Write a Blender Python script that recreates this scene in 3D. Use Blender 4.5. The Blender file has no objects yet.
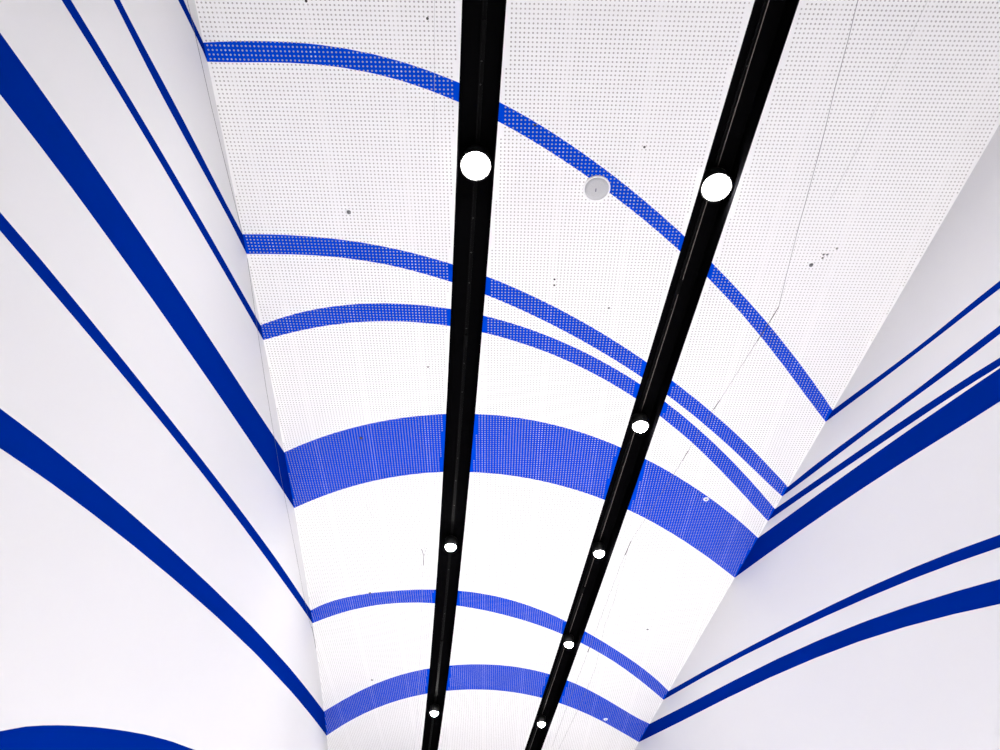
import bpy, bmesh, math, random
import numpy as np
from mathutils import Vector, Matrix

C = bpy.context.scene.collection
R = random.Random(7)

# ---------------------------------------------------------------- camera, world, exposure
EYE = 1.6                    # camera height over the floor
CEIL = EYE + 3.1             # ceiling height
FLOOR = 0.0
PITCH = math.atan2(820.0, 690.0)      # camera tilted up towards the ceiling
ROLL = math.atan(0.019)

cam_data = bpy.data.cameras.new('camera')
cam_data.sensor_fit = 'HORIZONTAL'
cam_data.sensor_width = 36.0
cam_data.lens = 36.0 * 0.690
cam_data.clip_start = 0.01
cam = bpy.data.objects.new('camera', cam_data)
C.objects.link(cam)
fwd = Vector((0, math.cos(PITCH), math.sin(PITCH)))
dwn = Vector((0, math.sin(PITCH), -math.cos(PITCH)))
rgt = Vector((1, 0, 0))
cr, sr = math.cos(ROLL), math.sin(ROLL)
ex = cr * rgt - sr * dwn
ey = -(sr * rgt + cr * dwn)
ez = -fwd
cam.matrix_world = Matrix(((ex.x, ey.x, ez.x, 0), (ex.y, ey.y, ez.y, 0), (ex.z, ey.z, ez.z, EYE), (0, 0, 0, 1)))
bpy.context.scene.camera = cam

world = bpy.data.worlds.new('hall_fill_light')  # even world light added as fill, entering by the open far end
bpy.context.scene.world = world
world.use_nodes = True
bgn = world.node_tree.nodes['Background']
bgn.inputs[0].default_value = (0.95, 0.97, 1.0, 1)
bgn.inputs[1].default_value = 0.85

SPOT_POWER = (380.0, 1900.0)      # beams of the left and the right channel; lens glow: enlarged left, enlarged right, other left, other right
LENS_GLOW = (300.0, 200.0, 600.0, 150.0)

vs = bpy.context.scene.view_settings
vs.view_transform = 'Standard'
vs.look = 'None'
vs.gamma = 1.0
vs.exposure = 0.06
vs.use_curve_mapping = False
bpy.context.scene.cycles.use_denoising = True
bpy.context.scene.cycles.max_bounces = 8
bpy.context.scene.cycles.diffuse_bounces = 5

# ---------------------------------------------------------------- measured layout (metres; heights over the eye)
CEILING_EDGES = [
    [(-1.265, 0.815), (-1.147, 0.808), (-1.03, 0.805), (-0.912, 0.807), (-0.794, 0.814), (-0.677, 0.828), (-0.559, 0.849), (-0.441, 0.877), (-0.324, 0.913), (-0.206, 0.956), (-0.088, 1.007), (0.029, 1.064), (0.147, 1.127), (0.265, 1.198), (0.382, 1.274), (0.5, 1.355), (0.618, 1.442), (0.735, 1.533), (0.853, 1.63), (0.971, 1.731), (1.089, 1.836), (1.206, 1.946), (1.324, 2.06), (1.442, 2.178), (1.559, 2.301), (1.677, 2.429), (1.794, 2.561), (1.912, 2.698), (2.03, 2.84)],
    [(-1.271, 0.892), (-1.153, 0.892), (-1.036, 0.89), (-0.919, 0.89), (-0.801, 0.895), (-0.684, 0.907), (-0.567, 0.927), (-0.449, 0.955), (-0.332, 0.992), (-0.214, 1.037), (-0.097, 1.089), (0.02, 1.148), (0.138, 1.213), (0.255, 1.284), (0.373, 1.36), (0.49, 1.441), (0.607, 1.526), (0.725, 1.616), (0.842, 1.712), (0.96, 1.812), (1.077, 1.917), (1.194, 2.029), (1.312, 2.146), (1.429, 2.27), (1.546, 2.398), (1.664, 2.531), (1.781, 2.667), (1.899, 2.803), (2.016, 2.935)],
    [(-1.308, 1.714), (-1.191, 1.712), (-1.075, 1.714), (-0.958, 1.72), (-0.842, 1.731), (-0.725, 1.746), (-0.608, 1.768), (-0.492, 1.794), (-0.375, 1.827), (-0.258, 1.865), (-0.142, 1.909), (-0.025, 1.958), (0.091, 2.013), (0.208, 2.074), (0.325, 2.139), (0.441, 2.21), (0.558, 2.285), (0.675, 2.366), (0.791, 2.451), (0.908, 2.54), (1.024, 2.634), (1.141, 2.733), (1.258, 2.836), (1.374, 2.943), (1.491, 3.055), (1.608, 3.172), (1.724, 3.293), (1.841, 3.419), (1.958, 3.549)],
    [(-1.313, 1.827), (-1.196, 1.825), (-1.08, 1.825), (-0.964, 1.828), (-0.847, 1.836), (-0.731, 1.851), (-0.614, 1.871), (-0.498, 1.899), (-0.381, 1.934), (-0.265, 1.974), (-0.148, 2.021), (-0.032, 2.073), (0.085, 2.13), (0.201, 2.192), (0.317, 2.258), (0.434, 2.329), (0.55, 2.404), (0.667, 2.484), (0.783, 2.568), (0.899, 2.657), (1.016, 2.75), (1.132, 2.849), (1.249, 2.953), (1.365, 3.062), (1.482, 3.176), (1.598, 3.293), (1.715, 3.412), (1.831, 3.531), (1.947, 3.647)],
    [(-1.34, 2.28), (-1.223, 2.23), (-1.106, 2.189), (-0.989, 2.158), (-0.872, 2.136), (-0.755, 2.122), (-0.638, 2.116), (-0.522, 2.118), (-0.405, 2.127), (-0.288, 2.143), (-0.171, 2.166), (-0.054, 2.197), (0.063, 2.234), (0.18, 2.279), (0.297, 2.331), (0.414, 2.39), (0.531, 2.456), (0.648, 2.53), (0.765, 2.61), (0.882, 2.698), (0.999, 2.793), (1.116, 2.896), (1.233, 3.005), (1.35, 3.12), (1.467, 3.243), (1.584, 3.371), (1.701, 3.504), (1.818, 3.642), (1.935, 3.784)],
    [(-1.339, 2.382), (-1.223, 2.342), (-1.107, 2.307), (-0.99, 2.278), (-0.874, 2.257), (-0.758, 2.242), (-0.641, 2.236), (-0.525, 2.236), (-0.409, 2.244), (-0.292, 2.259), (-0.176, 2.282), (-0.059, 2.311), (0.057, 2.348), (0.173, 2.392), (0.29, 2.443), (0.406, 2.502), (0.522, 2.568), (0.639, 2.642), (0.755, 2.724), (0.872, 2.814), (0.988, 2.912), (1.104, 3.018), (1.221, 3.131), (1.337, 3.251), (1.453, 3.378), (1.57, 3.51), (1.686, 3.644), (1.802, 3.78), (1.919, 3.913)],
    [(-1.401, 3.305), (-1.283, 3.234), (-1.165, 3.171), (-1.047, 3.116), (-0.929, 3.068), (-0.811, 3.027), (-0.693, 2.993), (-0.575, 2.965), (-0.457, 2.945), (-0.339, 2.931), (-0.221, 2.925), (-0.103, 2.927), (0.015, 2.936), (0.133, 2.954), (0.251, 2.98), (0.369, 3.014), (0.487, 3.055), (0.605, 3.105), (0.723, 3.163), (0.841, 3.228), (0.959, 3.3), (1.077, 3.378), (1.195, 3.464), (1.313, 3.556), (1.431, 3.654), (1.549, 3.758), (1.667, 3.869), (1.785, 3.987), (1.903, 4.114)],
    [(-1.431, 3.869), (-1.314, 3.795), (-1.197, 3.727), (-1.08, 3.666), (-0.963, 3.613), (-0.846, 3.567), (-0.729, 3.53), (-0.612, 3.5), (-0.495, 3.478), (-0.378, 3.464), (-0.261, 3.458), (-0.144, 3.46), (-0.027, 3.469), (0.09, 3.486), (0.207, 3.511), (0.324, 3.543), (0.441, 3.583), (0.558, 3.63), (0.675, 3.685), (0.792, 3.747), (0.909, 3.817), (1.027, 3.894), (1.144, 3.979), (1.261, 4.071), (1.378, 4.169), (1.495, 4.273), (1.612, 4.382), (1.729, 4.496), (1.846, 4.613)],
    [(-1.534, 5.198), (-1.42, 5.104), (-1.306, 5.035), (-1.192, 4.984), (-1.079, 4.945), (-0.965, 4.914), (-0.851, 4.891), (-0.738, 4.873), (-0.624, 4.86), (-0.51, 4.855), (-0.397, 4.856), (-0.283, 4.866), (-0.169, 4.885), (-0.056, 4.915), (0.058, 4.955), (0.172, 5.007), (0.285, 5.069), (0.399, 5.142), (0.513, 5.226), (0.626, 5.318), (0.74, 5.418), (0.854, 5.525), (0.968, 5.638), (1.081, 5.757), (1.195, 5.881), (1.309, 6.012), (1.422, 6.153), (1.536, 6.306), (1.65, 6.479)],
    [(-1.546, 5.396), (-1.432, 5.316), (-1.318, 5.246), (-1.204, 5.185), (-1.09, 5.136), (-0.976, 5.097), (-0.863, 5.07), (-0.749, 5.054), (-0.635, 5.048), (-0.521, 5.052), (-0.407, 5.066), (-0.293, 5.087), (-0.179, 5.117), (-0.065, 5.153), (0.049, 5.198), (0.163, 5.249), (0.277, 5.307), (0.391, 5.373), (0.505, 5.447), (0.619, 5.529), (0.732, 5.62), (0.846, 5.721), (0.96, 5.83), (1.074, 5.95), (1.188, 6.08), (1.302, 6.218), (1.416, 6.365), (1.53, 6.519), (1.644, 6.676)],
    [(-1.705, 7.065), (-1.587, 6.928), (-1.469, 6.795), (-1.351, 6.67), (-1.234, 6.554), (-1.116, 6.45), (-0.998, 6.358), (-0.881, 6.278), (-0.763, 6.211), (-0.645, 6.156), (-0.528, 6.112), (-0.41, 6.079), (-0.292, 6.057), (-0.174, 6.045), (-0.057, 6.044), (0.061, 6.054), (0.179, 6.075), (0.296, 6.109), (0.414, 6.156), (0.532, 6.216), (0.649, 6.291), (0.767, 6.38), (0.885, 6.481), (1.002, 6.596), (1.12, 6.719), (1.238, 6.848), (1.356, 6.978), (1.473, 7.099), (1.591, 7.203)],
    [(-1.759, 7.631), (-1.641, 7.475), (-1.523, 7.33), (-1.405, 7.196), (-1.287, 7.075), (-1.169, 6.967), (-1.051, 6.871), (-0.933, 6.787), (-0.815, 6.716), (-0.697, 6.657), (-0.579, 6.609), (-0.462, 6.572), (-0.344, 6.547), (-0.226, 6.533), (-0.108, 6.53), (0.01, 6.538), (0.128, 6.558), (0.246, 6.589), (0.364, 6.632), (0.482, 6.687), (0.6, 6.754), (0.718, 6.832), (0.836, 6.922), (0.954, 7.023), (1.071, 7.134), (1.189, 7.254), (1.307, 7.381), (1.425, 7.512), (1.543, 7.645)],
]
LEFT_EDGES = [
    [(0.822, 3.11), (0.796, 3.091), (0.772, 3.075), (0.748, 3.059), (0.724, 3.045), (0.701, 3.031), (0.678, 3.018), (0.655, 3.005), (0.633, 2.994)],
    [(0.897, 3.11), (0.86, 3.088), (0.823, 3.067), (0.787, 3.045), (0.753, 3.024), (0.719, 3.003), (0.686, 2.983), (0.654, 2.962), (0.623, 2.942)],
    [(1.713, 3.1), (1.497, 2.983), (1.309, 2.889), (1.143, 2.806), (0.995, 2.731), (0.861, 2.661), (0.74, 2.597), (0.631, 2.54), (0.531, 2.492)],
    [(1.829, 3.103), (1.585, 2.983), (1.372, 2.872), (1.185, 2.772), (1.02, 2.686), (0.875, 2.612), (0.745, 2.55), (0.628, 2.497), (0.522, 2.45)],
    [(2.256, 3.083), (1.874, 2.902), (1.562, 2.751), (1.303, 2.624), (1.084, 2.516), (0.898, 2.423), (0.737, 2.342), (0.596, 2.271), (0.473, 2.207)],
    [(2.385, 3.103), (1.955, 2.892), (1.613, 2.726), (1.334, 2.591), (1.101, 2.479), (0.905, 2.383), (0.736, 2.3), (0.59, 2.226), (0.463, 2.159)],
    [(3.29, 3.087), (2.516, 2.747), (1.972, 2.512), (1.565, 2.337), (1.249, 2.2), (0.995, 2.088), (0.788, 1.995), (0.616, 1.915), (0.471, 1.846)],
    [(3.876, 3.105), (2.924, 2.72), (2.277, 2.46), (1.806, 2.27), (1.447, 2.125), (1.165, 2.008), (0.936, 1.912), (0.748, 1.829), (0.592, 1.757)],
    [(5.195, 3.103), (3.79, 2.631), (2.902, 2.326), (2.288, 2.112), (1.838, 1.953), (1.495, 1.832), (1.225, 1.735), (1.006, 1.655), (0.826, 1.585)],
    [(5.402, 3.101), (3.909, 2.602), (2.991, 2.297), (2.361, 2.086), (1.9, 1.928), (1.548, 1.804), (1.271, 1.705), (1.048, 1.624), (0.865, 1.558)],
    [(7.024, 3.085), (4.949, 2.486), (3.749, 2.126), (2.963, 1.88), (2.409, 1.702), (1.998, 1.566), (1.683, 1.458), (1.433, 1.369), (1.23, 1.291)],
    [(7.623, 3.098), (5.266, 2.446), (3.969, 2.078), (3.13, 1.829), (2.544, 1.648), (2.113, 1.51), (1.784, 1.4), (1.524, 1.309), (1.315, 1.23)],
]
RIGHT_EDGES = [
    [(2.834, 3.098), (2.624, 3.007), (2.433, 2.922), (2.259, 2.846), (2.101, 2.779), (1.955, 2.721), (1.82, 2.67), (1.695, 2.622), (1.579, 2.575)],
    [(2.936, 3.101), (2.709, 3.004), (2.505, 2.917), (2.32, 2.84), (2.151, 2.771), (1.997, 2.708), (1.855, 2.651), (1.724, 2.599), (1.603, 2.549)],
    [(3.545, 3.098), (3.212, 2.986), (2.917, 2.877), (2.656, 2.777), (2.425, 2.689), (2.219, 2.612), (2.033, 2.546), (1.865, 2.487), (1.712, 2.431)],
    [(3.648, 3.098), (3.294, 2.971), (2.986, 2.86), (2.715, 2.762), (2.475, 2.674), (2.26, 2.594), (2.069, 2.522), (1.896, 2.458), (1.739, 2.403)],
    [(3.782, 3.096), (3.411, 2.959), (3.089, 2.837), (2.808, 2.73), (2.559, 2.635), (2.339, 2.549), (2.143, 2.47), (1.967, 2.398), (1.809, 2.328), (-0.191, 1.578)],
    [(3.912, 3.1), (3.514, 2.953), (3.172, 2.824), (2.875, 2.711), (2.614, 2.611), (2.385, 2.523), (2.18, 2.444), (1.997, 2.371), (1.833, 2.301), (-0.167, 1.551)],
    [(4.103, 3.094), (3.662, 2.945), (3.286, 2.816), (2.961, 2.703), (2.678, 2.603), (2.429, 2.514), (2.21, 2.433), (2.014, 2.361), (1.839, 2.295)],
    [(4.617, 3.103), (4.066, 2.927), (3.608, 2.779), (3.22, 2.65), (2.887, 2.536), (2.6, 2.434), (2.35, 2.342), (2.131, 2.26), (1.937, 2.19)],
    [(6.497, 3.109), (5.474, 2.808), (4.695, 2.577), (4.081, 2.391), (3.586, 2.236), (3.179, 2.103), (2.84, 1.986), (2.555, 1.881), (2.313, 1.785)],
    [(6.667, 3.098), (5.606, 2.803), (4.795, 2.566), (4.158, 2.371), (3.647, 2.208), (3.23, 2.07), (2.884, 1.95), (2.594, 1.843), (2.349, 1.747)],
    [(7.188, 3.093), (5.966, 2.757), (5.063, 2.51), (4.364, 2.313), (3.81, 2.146), (3.362, 2.001), (2.994, 1.871), (2.69, 1.756), (2.435, 1.654)],
    [(7.641, 3.098), (6.277, 2.735), (5.286, 2.474), (4.531, 2.268), (3.939, 2.095), (3.465, 1.945), (3.08, 1.81), (2.765, 1.689), (2.503, 1.581)],
]
LEFT_LOW_EDGE = [(3.46, 1.332), (3.135, 1.24), (2.868, 1.156), (2.643, 1.079), (2.453, 1.01), (2.291, 0.947), (2.152, 0.89), (2.035, 0.836), (1.938, 0.783)]
LEFT_WALL = (-0.00496, -0.02956, -1.24438)
RIGHT_WALL = (0.00011, -0.10234, 2.31739)
CHANNEL_LINES = [(-0.00347, -0.05153, -0.05782), (-0.00178, -0.07426, 1.13009)]
Y_NEAR, Y_FAR = -3.0, 14.0
CH_W = 0.0895                # half width of a light channel
CH_D = 0.136                 # its depth
PITCH_HOLE = 0.018
HOLE_R = 0.0038


def quad(q, y):
    return q[0] * y * y + q[1] * y + q[2]


def interp_ext(x, pts):
    """piecewise linear through pts, carried on straight at both ends"""
    xs = [p[0] for p in pts]
    ys = [p[1] for p in pts]
    if xs[0] > xs[-1]:
        xs, ys = xs[::-1], ys[::-1]
    if x < xs[0]:
        return ys[0] + (x - xs[0]) * (ys[1] - ys[0]) / (xs[1] - xs[0])
    if x > xs[-1]:
        return ys[-1] + (x - xs[-1]) * (ys[-1] - ys[-2]) / (xs[-1] - xs[-2])
    return float(np.interp(x, xs, ys))


# ---------------------------------------------------------------- materials
def new_mat(name, color, rough=0.6, metal=0.0, spec=0.5):
    m = bpy.data.materials.new(name)
    m.use_nodes = True
    b = m.node_tree.nodes['Principled BSDF']
    b.inputs['Base Color'].default_value = (*color, 1)
    b.inputs['Roughness'].default_value = rough
    b.inputs['Metallic'].default_value = metal
    b.inputs['Specular IOR Level'].default_value = spec
    return m


def add_wear(m, scale, amount, bump=0.0):
    """slight mottling of the surface colour and a fine bump"""
    nt = m.node_tree
    b = nt.nodes['Principled BSDF']
    col = tuple(b.inputs['Base Color'].default_value)
    tc = nt.nodes.new('ShaderNodeTexCoord')
    no = nt.nodes.new('ShaderNodeTexNoise')
    no.inputs['Scale'].default_value = scale
    no.inputs['Detail'].default_value = 5
    nt.links.new(tc.outputs['Object'], no.inputs['Vector'])
    mx = nt.nodes.new('ShaderNodeMix')
    mx.data_type = 'RGBA'
    mx.inputs[6].default_value = tuple(c * (1 - amount) for c in col[:3]) + (1,)
    mx.inputs[7].default_value = tuple(min(1, c * (1 + amount)) for c in col[:3]) + (1,)
    nt.links.new(no.outputs['Fac'], mx.inputs[0])
    nt.links.new(mx.outputs[2], b.inputs['Base Color'])
    if bump:
        bp = nt.nodes.new('ShaderNodeBump')
        bp.inputs['Strength'].default_value = bump
        bp.inputs['Distance'].default_value = 0.002
        n2 = nt.nodes.new('ShaderNodeTexNoise')
        n2.inputs['Scale'].default_value = scale * 25
        nt.links.new(tc.outputs['Object'], n2.inputs['Vector'])
        nt.links.new(n2.outputs['Fac'], bp.inputs['Height'])
        nt.links.new(bp.outputs['Normal'], b.inputs['Normal'])
    return m


BLUE = (0.0, 0.050, 0.56)  # ceiling copy of the stripe blue, brightened for the stronger light there
M_WALL = add_wear(new_mat('white_wall_paint', (0.69, 0.685, 0.705), 0.75, spec=0.2), 1.3, 0.012, 0.05)
M_WALL_BLUE = add_wear(new_mat('blue_wall_stripe', (0.0, 0.017, 0.23), 0.6, spec=0.0), 2.0, 0.05, 0.03)  # same stripe blue, darkened to paint in the weaker wall light


def perforated(name, color):
    """board drilled with a square grid of round holes, backed by grey fleece, hole shade painted into its tone"""
    m = new_mat(name, color, 0.75, spec=0.0)
    nt = m.node_tree
    N, L = nt.nodes, nt.links
    b = N['Principled BSDF']

    def mth(op, a, c=None, d=None):
        n = N.new('ShaderNodeMath')
        n.operation = op
        for i, v in enumerate((a, c, d)):
            if v is None:
                continue
            if isinstance(v, (int, float)):
                n.inputs[i].default_value = v
            else:
                L.new(v, n.inputs[i])
        return n.outputs[0]

    tc = N.new('ShaderNodeTexCoord')
    sp = N.new('ShaderNodeSeparateXYZ')
    L.new(tc.outputs['Object'], sp.inputs[0])
    gx = mth('DIVIDE', mth('ADD', sp.outputs[0], 0.007), PITCH_HOLE)
    gy = mth('DIVIDE', mth('ADD', sp.outputs[1], 0.011), PITCH_HOLE)
    cx, cy = mth('FLOOR', gx), mth('FLOOR', gy)
    fx = mth('SUBTRACT', mth('SUBTRACT', gx, cx), 0.5)
    fy = mth('SUBTRACT', mth('SUBTRACT', gy, cy), 0.5)
    d = mth('SQRT', mth('ADD', mth('MULTIPLY', fx, fx), mth('MULTIPLY', fy, fy)))
    mr = N.new('ShaderNodeMapRange')
    L.new(d, mr.inputs[0])
    r0 = HOLE_R / PITCH_HOLE
    mr.inputs[1].default_value = r0 - 0.02
    mr.inputs[2].default_value = r0 + 0.02
    mr.inputs[3].default_value = 1.0
    mr.inputs[4].default_value = 0.0
    hole = mr.outputs[0]
    # centre of this hole in metres: keep undrilled margins at channels and walls
    hx = mth('SUBTRACT', mth('MULTIPLY', mth('ADD', cx, 0.5), PITCH_HOLE), 0.007)
    hy = mth('SUBTRACT', mth('MULTIPLY', mth('ADD', cy, 0.5), PITCH_HOLE), 0.011)

    def edge(q):
        return mth('ADD', mth('MULTIPLY', mth('ADD', mth('MULTIPLY', hy, q[0]), q[1]), hy), q[2])

    for q in CHANNEL_LINES:
        off = mth('ABSOLUTE', mth('SUBTRACT', hx, edge(q)))
        hole = mth('MULTIPLY', hole, mth('GREATER_THAN', off, CH_W + 0.019))
    hole = mth('MULTIPLY', hole, mth('GREATER_THAN', mth('SUBTRACT', hx, edge(LEFT_WALL)), 0.006))
    hole = mth('MULTIPLY', hole, mth('GREATER_THAN', mth('SUBTRACT', edge(RIGHT_WALL), hx), 0.010))
    # fleece tone differs from board to board; paler where a joist lies right behind
    bx, by = mth('FLOOR', mth('DIVIDE', cx, 34.0)), mth('FLOOR', mth('DIVIDE', cy, 40.0))
    cb = N.new('ShaderNodeCombineXYZ')
    L.new(bx, cb.inputs[0])
    L.new(by, cb.inputs[1])
    wn = N.new('ShaderNodeTexWhiteNoise')
    wn.noise_dimensions = '2D'
    L.new(cb.outputs[0], wn.inputs['Vector'])
    cb2 = N.new('ShaderNodeCombineXYZ')
    L.new(cx, cb2.inputs[0])
    L.new(cy, cb2.inputs[1])
    wn2 = N.new('ShaderNodeTexWhiteNoise')
    wn2.noise_dimensions = '2D'
    L.new(cb2.outputs[0], wn2.inputs['Vector'])
    joist = mth('LESS_THAN', mth('FLOORED_MODULO', mth('ADD', cx, 6.0), 20.0), 1.9)
    tone = mth('ADD', mth('MULTIPLY', wn.outputs['Value'], 0.10), mth('MULTIPLY', wn2.outputs['Value'], 0.08))
    tone = mth('ADD', mth('ADD', tone, 0.32), mth('MULTIPLY', joist, 0.14))  # base grey also carries the shade inside the holes
    hc = N.new('ShaderNodeCombineColor')
    L.new(tone, hc.inputs[0])
    L.new(mth('MULTIPLY', tone, 0.95), hc.inputs[1])
    L.new(mth('MULTIPLY', tone, 0.94), hc.inputs[2])
    mx = N.new('ShaderNodeMix')
    mx.data_type = 'RGBA'
    L.new(hole, mx.inputs[0])
    mx.inputs[6].default_value = (*color, 1)
    L.new(hc.outputs[0], mx.inputs[7])
    L.new(mx.outputs[2], b.inputs['Base Color'])
    return m


M_PERF = perforated('white_perforated_board', (0.85, 0.845, 0.855))
M_PERF_BLUE = perforated('blue_perforated_board', BLUE)
M_BLACK = new_mat('black_channel_paint', (0.0022, 0.0022, 0.0026), 0.5, spec=0.0)
M_RAIL = new_mat('dark_rail_metal', (0.0045, 0.0045, 0.005), 0.6, metal=0.0, spec=0.02)
M_RAIL_GLINT = new_mat('rail_glint_metal', (0.10, 0.085, 0.08), 0.4, metal=0.3)  # paler tone paints the thin reflection line on the right rail
M_SCREW = new_mat('black_screw', (0.01, 0.01, 0.01), 0.4, metal=0.5)
M_HOUSING = new_mat('black_lamp_housing', (0.01, 0.01, 0.01), 0.4)
M_PLASTIC = new_mat('white_plastic', (0.86, 0.86, 0.87), 0.4)
M_GRILLE = new_mat('grey_speaker_grille', (0.40, 0.40, 0.42), 0.5)
M_BADGE = new_mat('grey_badge', (0.12, 0.12, 0.17), 0.4)
M_GREYDOT = new_mat('grey_sensor_plastic', (0.13, 0.13, 0.145), 0.4)
M_BROWN = new_mat('brown_plug', (0.05, 0.035, 0.025), 0.6)
M_PLUG = new_mat('black_plug', (0.012, 0.012, 0.013), 0.6)
M_SEAM = new_mat('grey_joint_line', (0.10, 0.10, 0.11), 0.8)
M_SEAM_PALE = new_mat('pale_joint_line', (0.42, 0.42, 0.43), 0.8)
M_CRACK = new_mat('dark_crack', (0.04, 0.04, 0.04), 0.9)
M_BACK = add_wear(new_mat('grey_wall_paint', (0.10, 0.10, 0.105), 0.8), 1.5, 0.03)  # dark so the added back wall throws little light back
M_FLOOR = new_mat('pale_stone_floor', (0.70, 0.69, 0.68), 0.5)

nt = M_GRILLE.node_tree                      # fine dot mesh of the grille
_tc = nt.nodes.new('ShaderNodeTexCoord')
_vo = nt.nodes.new('ShaderNodeTexVoronoi')
_vo.inputs['Scale'].default_value = 600
_rp = nt.nodes.new('ShaderNodeValToRGB')
_rp.color_ramp.elements[0].color = (0.36, 0.36, 0.38, 1)
_rp.color_ramp.elements[1].color = (0.56, 0.56, 0.58, 1)
nt.links.new(_tc.outputs['Object'], _vo.inputs['Vector'])
nt.links.new(_vo.outputs['Distance'], _rp.inputs[0])
nt.links.new(_rp.outputs[0], nt.nodes['Principled BSDF'].inputs['Base Color'])

nt = M_FLOOR.node_tree                       # large floor tiles with fine joints
_tc = nt.nodes.new('ShaderNodeTexCoord')
_br = nt.nodes.new('ShaderNodeTexBrick')
_br.offset = 0.0
_br.inputs['Color1'].default_value = (0.80, 0.79, 0.78, 1)
_br.inputs['Color2'].default_value = (0.77, 0.76, 0.75, 1)
_br.inputs['Mortar'].default_value = (0.4, 0.4, 0.4, 1)
_br.inputs['Scale'].default_value = 1.0
_br.inputs['Mortar Size'].default_value = 0.003
_br.inputs['Brick Width'].default_value = 0.8
_br.inputs['Row Height'].default_value = 0.8
nt.links.new(_tc.outputs['Object'], _br.inputs['Vector'])
nt.links.new(_br.outputs['Color'], nt.nodes['Principled BSDF'].inputs['Base Color'])

M_LENS = []
for k in range(4):
    m = bpy.data.materials.new('lit_lamp_lens')
    m.use_nodes = True
    b = m.node_tree.nodes['Principled BSDF']
    b.inputs['Base Color'].default_value = (0.9, 0.9, 0.9, 1)
    b.inputs['Emission Color'].default_value = (1.0, 0.97, 0.94, 1)
    b.inputs['Emission Strength'].default_value = LENS_GLOW[k]
    M_LENS.append(m)


# ---------------------------------------------------------------- helpers
def link(name, mesh, mats, parent=None, loc=None, smooth=False):
    o = bpy.data.objects.new(name, mesh)
    for m in (mats if isinstance(mats, (list, tuple)) else [mats]):
        mesh.materials.append(m)
    C.objects.link(o)
    if parent:
        o.parent = parent
    if loc:
        o.location = loc
    if smooth:
        for p in mesh.polygons:
            p.use_smooth = True
    return o


def mesh_from(name, verts, faces, idx=None):
    me = bpy.data.meshes.new(name)
    me.from_pydata(verts, [], faces)
    if idx:
        me.polygons.foreach_set('material_index', idx)
    me.update()
    return me


def structure(o):
    o['kind'] = 'structure'
    return o


def tag(o, label, cat, group=None):
    o['label'] = label
    o['category'] = cat
    if group:
        o['group'] = group
    return o


def empty(name, loc):
    o = bpy.data.objects.new(name, None)
    o.empty_display_size = 0.1
    C.objects.link(o)
    o.location = loc
    return o


def lathe(name, prof, seg=32, cap_start=True, cap_end=True):
    """surface of revolution about z through (radius, z) pairs"""
    v, f = [], []
    for r, z in prof:
        for k in range(seg):
            a = 2 * math.pi * k / seg
            v.append((r * math.cos(a), r * math.sin(a), z))
    for i in range(len(prof) - 1):
        for k in range(seg):
            k2 = (k + 1) % seg
            f.append((i * seg + k, i * seg + k2, (i + 1) * seg + k2, (i + 1) * seg + k))
    if cap_start:
        f.append(tuple(reversed(range(seg))))
    if cap_end:
        n = (len(prof) - 1) * seg
        f.append(tuple(range(n, n + seg)))
    me = mesh_from(name, v, f)
    bm = bmesh.new()
    bm.from_mesh(me)
    bmesh.ops.recalc_face_normals(bm, faces=bm.faces)
    bm.to_mesh(me)
    bm.free()
    return me


def sweep(name, q, section, y0, y1, step=0.12, closed=True, z0=CEIL):
    """carry a cross-section (dx, dz) along the plan line x = q(y)"""
    n = max(2, int(round((y1 - y0) / step)) + 1)
    v, f = [], []
    m = len(section)
    for i in range(n):
        y = y0 + (y1 - y0) * i / (n - 1)
        x = quad(q, y)
        for dx, dz in section:
            v.append((x + dx, y, z0 + dz))
    for i in range(n - 1):
        for k in range(m if closed else m - 1):
            k2 = (k + 1) % m
            f.append((i * m + k, i * m + k2, (i + 1) * m + k2, (i + 1) * m + k))
    if closed:
        f.append(tuple(range(m)))
        f.append(tuple(reversed(range((n - 1) * m, n * m))))
    me = mesh_from(name, v, f)
    bm = bmesh.new()
    bm.from_mesh(me)
    bmesh.ops.recalc_face_normals(bm, faces=bm.faces)
    bm.to_mesh(me)
    bm.free()
    return me


# ---------------------------------------------------------------- ceiling: boards cut by the stripes and the two channels
def row_y(i, w, x):
    """height of the line w of the way from row i to row i+1 at x"""
    def r(k):
        if k == 0:
            return Y_NEAR
        if k == len(CEILING_EDGES) + 1:
            return Y_FAR
        return interp_ext(x, CEILING_EDGES[k - 1])
    return (1 - w) * r(i) + w * r(i + 1)


def edge_left(y):
    return quad(LEFT_WALL, y)


def edge_right(y):
    return quad(RIGHT_WALL, y)


def channel_side(i, s):
    return lambda y: quad(CHANNEL_LINES[i], y) + s * CH_W


def solve(i, w, e):
    y = row_y(i, w, e(3.0))
    for _ in range(40):
        y = 0.5 * y + 0.5 * row_y(i, w, e(y))
    return e(y)


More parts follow.
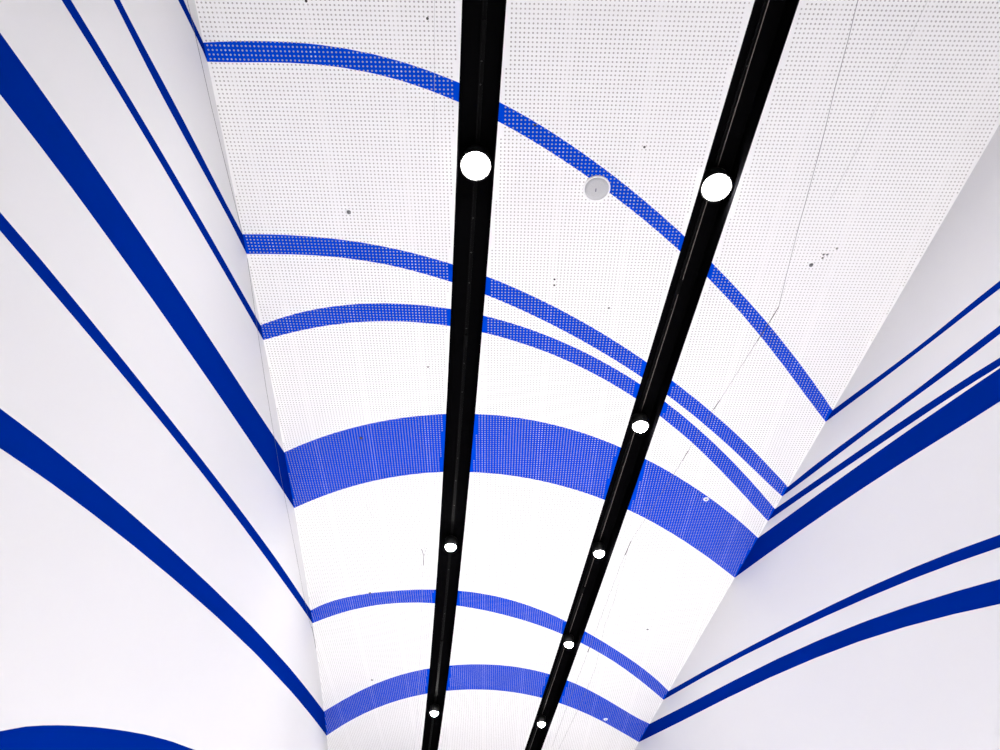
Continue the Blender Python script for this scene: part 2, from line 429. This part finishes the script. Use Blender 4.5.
cv, cf, ci = [], [], []
n_rows = len(CEILING_EDGES) + 1
regions = [(edge_left, channel_side(0, -1), 24), (channel_side(0, 1), channel_side(1, -1), 14),
           (channel_side(1, 1), edge_right, 20)]
for ea, eb, nx in regions:
    lines = []
    for i in range(n_rows):
        sub = 14 if i in (0, n_rows - 1) else 5
        for s in range(sub):
            lines.append((i, s / sub))
    lines.append((n_rows - 1, 1.0))
    base = len(cv)
    for i, w in lines:
        xa, xb = solve(i, w, ea), solve(i, w, eb)
        for k in range(nx + 1):
            x = xa + (xb - xa) * k / nx
            cv.append((x, row_y(i, w, x), CEIL))
    for r in range(len(lines) - 1):
        blue = 1 if lines[r][0] % 2 == 1 else 0
        for k in range(nx):
            a = base + r * (nx + 1) + k
            cf.append((a, a + nx + 1, a + nx + 2, a + 1))
            ci.append(blue)
structure(link('ceiling', mesh_from('ceiling', cv, cf, ci), [M_PERF, M_PERF_BLUE]))

# where every stripe edge meets the walls
corner_left, corner_right = [], []
for i in range(1, n_rows):
    for e, out in ((edge_left, corner_left), (edge_right, corner_right)):
        y = row_y(i, 0.0, e(3.0))
        for _ in range(40):
            y = 0.5 * y + 0.5 * row_y(i, 0.0, e(y))
        out.append(y)


# ---------------------------------------------------------------- walls: white paint with painted stripes running down from the ceiling
def build_wall(name, q, edges, corners, extra):
    rows = []
    for pts, yc in zip(edges, corners):
        p = list(pts)
        p[0] = (yc, 3.1)
        rows.append(lambda y, p=p: interp_ext(y, p))
    rows += extra
    ys = sorted(set([round(Y_NEAR + k * 0.08, 4) for k in range(int((Y_FAR - Y_NEAR) / 0.08) + 1)] + [Y_FAR]
                    + [c for c in corners]))
    v, f, idx = [], [], []
    m = len(rows) + 2
    low = FLOOR - EYE
    for y in ys:
        z = 3.1
        col = [3.1]
        for r in rows:
            z = max(low, min(z, r(y)))
            col.append(z)
        col.append(low)
        x = quad(q, y)
        v += [(x, y, EYE + c) for c in col]
    for i in range(len(ys) - 1):
        for k in range(m - 1):
            a, b = i * m + k, (i + 1) * m + k
            ids = []
            for t in (a, a + 1, b + 1, b):
                if not any((Vector(v[t]) - Vector(v[u])).length < 1e-6 for u in ids):
                    ids.append(t)
            if len(ids) < 3:
                continue
            f.append(tuple(ids))
            idx.append(1 if k % 2 == 1 else 0)
    return structure(link(name, mesh_from(name, v, f, idx), [M_WALL, M_WALL_BLUE]))


def low_edge(drop):
    return lambda y: interp_ext(y, LEFT_LOW_EDGE) - drop


build_wall('wall_left', LEFT_WALL, LEFT_EDGES, corner_left, [low_edge(0.0), low_edge(0.45)])
build_wall('wall_right', RIGHT_WALL, RIGHT_EDGES, corner_right, [])

fy = [Y_NEAR + k * (Y_FAR - Y_NEAR) / 40 for k in range(41)]
fv, ff = [], []
for y in fy:
    fv += [(edge_left(y), y, FLOOR), (edge_right(y), y, FLOOR)]
for k in range(40):
    ff.append((2 * k, 2 * k + 1, 2 * k + 3, 2 * k + 2))
structure(link('floor', mesh_from('floor', fv, ff), M_FLOOR))

# dark unseen wall added to dim the near end; far end open to added daylight
nv = [(edge_left(Y_NEAR), Y_NEAR, FLOOR), (edge_right(Y_NEAR), Y_NEAR, FLOOR), (edge_right(Y_NEAR), Y_NEAR, CEIL + 0.15),
      (edge_left(Y_NEAR), Y_NEAR, CEIL + 0.15)]
nv += [(x, y - 0.12, z) for x, y, z in nv]
structure(link('wall_back', mesh_from('wall_back', nv, [(0, 1, 2, 3), (7, 6, 5, 4), (0, 4, 5, 1), (1, 5, 6, 2), (2, 6, 7, 3), (3, 7, 4, 0)]),
               M_BACK))

# ---------------------------------------------------------------- the two recessed black light channels
T = 0.004
SEC_PANELS = [('side_panel', [(-CH_W, 0), (-CH_W + T, 0), (-CH_W + T, CH_D), (-CH_W, CH_D)]),
              ('side_panel', [(CH_W - T, 0), (CH_W, 0), (CH_W, CH_D), (CH_W - T, CH_D)]),
              ('top_panel', [(-CH_W + T, CH_D - T), (CH_W - T, CH_D - T), (CH_W - T, CH_D), (-CH_W + T, CH_D)])]
RAIL_Z = CH_D - T
RH, RW = 0.016, 0.0105
SEC_RAIL = [(-RW, RAIL_Z), (-RW, RAIL_Z - RH), (-RW + 0.006, RAIL_Z - RH), (-RW + 0.006, RAIL_Z - 0.004),
            (RW - 0.006, RAIL_Z - 0.004), (RW - 0.006, RAIL_Z - RH), (RW, RAIL_Z - RH), (RW, RAIL_Z)]
SEC_LIP = [(RW - 0.0040, RAIL_Z - RH - 0.0015), (RW, RAIL_Z - RH - 0.0015), (RW, RAIL_Z - RH), (RW - 0.0040, RAIL_Z - RH)]
CHANNEL_LABELS = ['black recessed light channel crossing the ceiling nearer the left wall, three spotlights in it',
                  'black recessed light channel slanting over the ceiling nearer the right wall, five spotlights in it']
SCREW_Y = [[0.9, 1.0, 1.66, 1.86, 2.05, 2.36, 2.62, 2.85, 3.45, 3.68, 3.95, 4.75, 5.4, 6.3],
           [0.9, 2.2, 3.5, 5.1, 6.5]]
JOINT_Y = [[0.78, 2.45, 5.9], [2.05, 5.0]]
screw_me = lathe('screw_head', [(0.0001, -0.0025), (0.0028, -0.0020), (0.0040, 0.0)], 12)
screw_me.materials.append(M_SCREW)
for i, q in enumerate(CHANNEL_LINES):
    ch = empty('light_channel', (quad(q, 0.0), 0.0, CEIL))
    tag(ch, CHANNEL_LABELS[i], 'light channel', 'black light channels in the ceiling')
    off = Vector((-quad(q, 0.0), 0.0, -CEIL))
    for part, sec in SEC_PANELS:
        link(part, sweep(part, q, sec, Y_NEAR, Y_FAR), M_BLACK, ch, off)
    rail = link('track_rail', sweep('track_rail', q, SEC_RAIL, Y_NEAR + 0.02, Y_FAR - 0.02), M_RAIL, ch, off)
    lip = link('rail_lip', sweep('rail_lip', q, SEC_LIP, Y_NEAR + 0.02, Y_FAR - 0.02), M_RAIL_GLINT if i else M_RAIL, rail)
    for y in JOINT_Y[i]:
        sec = [(-RW - 0.002, RAIL_Z - 0.001), (-RW - 0.002, RAIL_Z - RH - 0.003), (-RW + 0.004, RAIL_Z - RH - 0.006),
               (RW - 0.004, RAIL_Z - RH - 0.006), (RW + 0.002, RAIL_Z - RH - 0.003), (RW + 0.002, RAIL_Z - 0.001)]
        link('rail_joint', sweep('rail_joint', q, sec, y - 0.045, y + 0.045), M_RAIL, ch, off)
    for y in SCREW_Y[i]:
        s = bpy.data.objects.new('screw', screw_me)
        C.objects.link(s)
        s.parent = ch
        s.location = Vector((quad(q, y), y, CEIL + RAIL_Z - RH + 0.0002)) + off

# ---------------------------------------------------------------- spotlights hanging from the rails
Z_LIP = 0.021                                 # lower rim over the ceiling plane


def lamp_meshes(r, glow_mat):
    """housing, bezel and domed lens of a spotlight with lens radius r"""
    housing = lathe('housing', [(r + 0.001, Z_LIP + 0.003), (r + 0.009, Z_LIP), (r + 0.009, 0.088), (r + 0.0065, 0.093), (0.018, 0.096),
                                (0.013, 0.099), (0.013, RAIL_Z - RH - 0.002)], 40)
    bezel = lathe('bezel', [(r, Z_LIP + 0.004), (r + 0.001, Z_LIP - 0.001), (r + 0.008, Z_LIP - 0.001), (r + 0.0095, Z_LIP + 0.001),
                            (r + 0.0095, Z_LIP + 0.007)], 40, False, False)
    pts = [(r, Z_LIP + 0.003)]
    for k in range(1, 8):
        a = k / 8 * math.pi / 2
        pts.append((r * math.cos(a), Z_LIP + 0.003 - 0.034 * math.sin(a)))
    pts.append((0.0005, Z_LIP + 0.003 - 0.034))
    lens = lathe('lens', pts, 40, False, True)
    for me, m in ((housing, M_HOUSING), (bezel, M_HOUSING), (lens, glow_mat)):
        me.materials.append(m)
        for p in me.polygons:
            p.use_smooth = len(p.vertices) == 4
    return housing, bezel, lens


LAMPS_BY_GLARE = {('wide', 0): lamp_meshes(0.066, M_LENS[0]), ('wide', 1): lamp_meshes(0.066, M_LENS[1]),  # nearest lenses enlarged to stand in for lamp glare
              ('mid', 1): lamp_meshes(0.046, M_LENS[3]),
              ('narrow', 0): lamp_meshes(0.038, M_LENS[2]), ('narrow', 1): lamp_meshes(0.038, M_LENS[3])}
LAMPS = [(0, 1.342, 'nearest glowing spotlight of the left black channel, just left of the round ceiling speaker'),
         (0, 4.32, 'small lit spotlight of the left channel just past the widest blue stripe'),
         (0, 7.095, 'farthest lit spotlight in the left channel, beyond the last blue stripe'),
         (1, 1.427, 'nearest glowing spotlight of the right black channel, right of the round ceiling speaker'),
         (1, 3.028, 'lit spotlight in the right channel beside the two close blue stripes'),
         (1, 4.365, 'small lit spotlight in the right channel just past the widest blue stripe'),
         (1, 5.70, 'small lit spotlight in the right channel beside the narrow far blue stripe'),
         (1, 7.30, 'farthest lit spotlight in the right channel, beyond the last blue stripe')]
for i, y, label in LAMPS:
    x = quad(CHANNEL_LINES[i], y)
    sp = empty('track_spotlight', (x, y, CEIL))
    tag(sp, label, 'spotlight', 'spotlights in the black channels')
    kind = LAMPS_BY_GLARE['wide' if y < 2 else 'mid' if y < 4 else 'narrow', i]
    for nm, me in zip(('housing', 'bezel', 'lens'), kind):
        o = bpy.data.objects.new(nm, me)
        C.objects.link(o)
        o.parent = sp
    ld = bpy.data.lights.new('lamp_beam', 'SPOT')
    ld.energy = SPOT_POWER[i]
    ld.color = (1.0, 0.98, 0.96)
    ld.spot_size = math.radians(56)
    ld.spot_blend = 1.0
    ld.shadow_soft_size = 0.03
    lo = bpy.data.objects.new('lamp_beam', ld)
    C.objects.link(lo)
    lo.parent = sp
    lo.location = (0, 0, Z_LIP - 0.06)

# ---------------------------------------------------------------- ceiling speaker
spk = empty('ceiling_speaker', (0.444, 1.433, CEIL))
tag(spk, 'round white ceiling speaker with grey grille, on the edge of a blue stripe', 'speaker')
link('rim', lathe('rim', [(0.0575, -0.006), (0.059, -0.0085), (0.063, -0.0075), (0.0655, -0.004), (0.0660, 0.0)], 48, False, False),
     M_PLASTIC, spk, smooth=True)
gr = link('grille', lathe('grille', [(0.0006, -0.0095), (0.02, -0.0092), (0.04, -0.0083), (0.0582, -0.0065), (0.0582, 0.0)], 48),
          M_GRILLE, spk, smooth=True)
bm = bmesh.new()
bmesh.ops.create_cube(bm, size=1.0, matrix=Matrix.Diagonal((0.0055, 0.017, 0.0014, 1)))
bmesh.ops.bevel(bm, geom=bm.edges[:], offset=0.0005, segments=2, affect='EDGES')
me = bpy.data.meshes.new('badge')
bm.to_mesh(me)
bm.free()
link('badge', me, M_BADGE, gr, (-0.004, 0.004, -0.0100))


# ---------------------------------------------------------------- small fittings and screws in the ceiling
def ring_fitting(x, y, r, label):
    o = empty('ceiling_sensor', (x, y, CEIL))
    tag(o, label, 'sensor')
    link('ring', lathe('ring', [(r * 0.5, -0.002), (r * 0.55, -0.007), (r * 0.8, -0.008), (r * 0.97, -0.004), (r, 0.0)], 28, False, False),
         M_PLASTIC, o, smooth=True)
    link('eye', lathe('eye', [(0.0004, -0.006), (r * 0.35, -0.0045), (r * 0.56, -0.001), (r * 0.56, 0.0)], 20), M_GREYDOT, o, smooth=True)


def dome_fitting(x, y, r, label):
    o = empty('ceiling_sensor', (x, y, CEIL))
    tag(o, label, 'sensor')
    link('dome', lathe('dome', [(0.0003, -r * 0.8), (r * 0.5, -r * 0.7), (r * 0.85, -r * 0.4), (r, -0.001), (r, 0.0)], 20), M_GREYDOT, o, smooth=True)
    link('collar', lathe('collar', [(r * 0.98, -0.0022), (r * 1.35, -0.0014), (r * 1.45, 0.0)], 20, False, False), M_PLASTIC, o, smooth=True)


ring_fitting(1.433, 3.688, 0.019, 'white ring sensor with dark centre, at the right part of the widest ceiling stripe')
ring_fitting(1.129, 7.109, 0.022, 'white ring sensor on the farthest blue ceiling stripe, near the right wall')
dome_fitting(-0.757, 1.581, 0.0115, 'tiny grey dome on white board between the two nearest stripes, left of channels')
dome_fitting(1.589, 1.829, 0.0115, 'tiny grey dome on white board near the right wall, beside four open holes')
dome_fitting(1.290, 5.387, 0.0110, 'tiny grey dome on white board between the wide and narrow stripes, far right')


def screw(name, x, y, r, mat, label, cat, group=None):
    me = lathe(name, [(r * 0.12, -0.0022), (r * 0.7, -0.0019), (r, -0.0008), (r, 0.0)], 14)
    bm = bmesh.new()
    bm.from_mesh(me)
    bm.to_mesh(me)
    bm.free()
    o = link(name, me, mat, None, (x, y, CEIL))
    tag(o, label, cat, group)


screw('ceiling_plug', -0.879, 3.156, 0.0115, M_BROWN, 'brown plug in the left part of the widest blue ceiling stripe', 'plug')
screw('ceiling_plug', -1.148, 6.382, 0.0110, M_BROWN, 'brown plug on white board beside the far left corner, before the last stripe', 'plug')
screw('ceiling_plug', -1.011, 4.922, 0.0100, M_BROWN, 'brown plug on the upper edge of the narrow far stripe, left of channels', 'plug')
screw('ceiling_plug', -0.325, 0.707, 0.0058, M_PLUG, 'black plug left of the left channel, at the top of the photo', 'plug')
screw('ceiling_plug', -0.813, 0.651, 0.0058, M_PLUG, 'black plug on the upper photo edge, above the nearest ceiling stripe', 'plug')
screw('ceiling_plug', 0.277, 1.945, 0.0058, M_PLUG, 'black plug of a close pair between the channels, the one nearer the speaker', 'plug')
screw('ceiling_plug', 0.278, 1.981, 0.0058, M_PLUG, 'black plug of a close pair between the channels, the one farther from the speaker', 'plug')
screw('ceiling_plug', 0.583, 2.120, 0.0058, M_PLUG, 'lone black plug between the channels, left of the right channel', 'plug')
screw('ceiling_plug', 0.642, 1.227, 0.0058, M_PLUG, 'lone black plug between speaker and right channel, above the nearest stripe', 'plug')
screw('ceiling_plug', 0.136, 1.136, 0.0058, M_PLUG, 'black plug on the nearest blue stripe, just right of the left channel', 'plug')
screw('ceiling_plug', -0.420, 2.558, 0.0058, M_PLUG, 'black plug on white board left of the left channel, before the widest stripe', 'plug')
for x, y, t in ((1.634, 1.767, 'first'), (1.653, 1.767, 'second'), (1.635, 1.787, 'third'), (1.690, 1.731, 'last')):  # black discs standing in for open holes without backing
    word = {'first': 'left one of the level pair', 'second': 'right one of the level pair',
            'third': 'just below the level pair', 'last': 'alone to the upper right'}[t]
    screw('ceiling_plug', x, y, 0.0058, M_PLUG, 'open unbacked hole by the grey dome, ' + word, 'plug',
          'open holes near the right wall')


# ---------------------------------------------------------------- joint lines and cracks
trim_no = [0]


def ribbon(pts, width, mat, normal_axis='z', lift=0.0012):
    """a thin joint strip with a little thickness, following pts; on the ceiling (x, y) or the left wall (y, height)"""
    pts = [Vector(p) for p in pts]
    v, f = [], []
    for k, p in enumerate(pts):
        a, b = pts[max(0, k - 1)], pts[min(len(pts) - 1, k + 1)]
        t = (b - a).normalized()
        n = Vector((-t.y, t.x))
        w = width * (0.75 + 0.5 * R.random()) / 2
        for s, d in ((1, 0.0), (1, lift), (-1, lift), (-1, 0.0)):
            u = p + n * w * s
            if normal_axis == 'z':
                v.append((u.x, u.y, CEIL - d))
            else:
                v.append((quad(LEFT_WALL, u.x) + d, u.x, EYE + min(u.y, 3.0995)))
    for k in range(len(pts) - 1):
        for j in range(4):
            j2 = (j + 1) % 4
            f.append((4 * k + j, 4 * k + j2, 4 * k + 4 + j2, 4 * k + 4 + j))
    f.append((0, 1, 2, 3))
    n0 = 4 * (len(pts) - 1)
    f.append((n0 + 3, n0 + 2, n0 + 1, n0))
    trim_no[0] += 1
    nm = 'trim_%d' % trim_no[0]
    me = mesh_from(nm, v, f)
    bm = bmesh.new()
    bm.from_mesh(me)
    bmesh.ops.recalc_face_normals(bm, faces=bm.faces)
    bm.to_mesh(me)
    bm.free()
    structure(link(nm, me, mat))


ribbon([(1.35, -0.9), (1.404, 0.599), (1.416, 0.758), (1.424, 0.934), (1.445, 1.221), (1.461, 1.588), (1.472, 1.779), (1.494, 2.089)], 0.0021, M_SEAM)
ribbon([(1.494, 2.089), (1.482, 2.148), (1.472, 2.189), (1.452, 2.27), (1.437, 2.324)], 0.0048, M_CRACK)
ribbon([(1.437, 2.324), (1.328, 2.772)], 0.0013, M_SEAM)
ribbon([(1.328, 2.772), (1.306, 2.85)], 0.0048, M_CRACK)
ribbon([(1.306, 2.85), (1.287, 2.923), (1.22, 3.218)], 0.0011, M_SEAM)
ribbon([(1.22, 3.218), (1.199, 3.313)], 0.0040, M_CRACK)
ribbon([(1.199, 3.313), (1.044, 3.94), (0.982, 4.164)], 0.0013, M_SEAM)
ribbon([(0.985, 4.17), (0.973, 4.261), (0.962, 4.35)], 0.0056, M_CRACK)
ribbon([(0.962, 4.35), (0.95, 4.425), (0.917, 4.786), (0.824, 5.782), (0.715, 6.904), (0.63, 7.822)], 0.0014, M_SEAM)
ribbon([(0.975, 4.273), (0.968, 4.567), (0.958, 4.927), (0.925, 5.301), (0.921, 6.036), (0.874, 6.597), (0.709, 7.849)], 0.0012, M_SEAM)
ribbon([(0.83, 5.70), (0.822, 5.79)], 0.0064, M_CRACK)
ribbon([(1.86, -0.9), (1.684, 0.605), (1.663, 0.754), (1.64, 0.914), (1.616, 1.213), (1.571, 1.469)], 0.0010, M_SEAM_PALE)
ribbon([(-0.544, 4.296), (-0.57, 4.658), (-0.62, 5.312), (-0.685, 6.135), (-0.777, 7.214), (-0.855, 7.926)], 0.0014, M_SEAM_PALE)
ribbon([(-0.562, 4.322), (-0.548, 4.409), (-0.558, 4.525)], 0.0045, M_SEAM)
ribbon([(-0.524, 4.308), (-0.548, 4.409)], 0.0015, M_SEAM)
ribbon([(-0.921, 3.822), (-0.901, 3.898), (-0.88, 3.964)], 0.0018, M_SEAM_PALE)
ribbon([(-0.235, -0.9), (-0.293, 0.639), (-0.304, 0.867), (-0.314, 1.077), (-0.326, 1.213)], 0.0010, M_SEAM_PALE)
ribbon([(-0.9, 3.0), (0.4, 3.019), (0.64, 3.026), (0.853, 3.035), (1.047, 3.040), (1.256, 3.055), (1.518, 3.079), (1.70, 3.096)], 0.0015, M_SEAM, 'x')
ribbon([(1.852, 3.097), (2.083, 3.067), (2.385, 3.029), (2.659, 3.003), (3.033, 2.982), (3.358, 2.964), (3.664, 2.968), (4.251, 2.986),
        (4.854, 2.999), (5.262, 3.034), (5.402, 3.060)], 0.0016, M_SEAM, 'x')
ribbon([(5.402, 3.070), (5.588, 3.085), (5.807, 3.096)], 0.0070, M_SEAM, 'x')
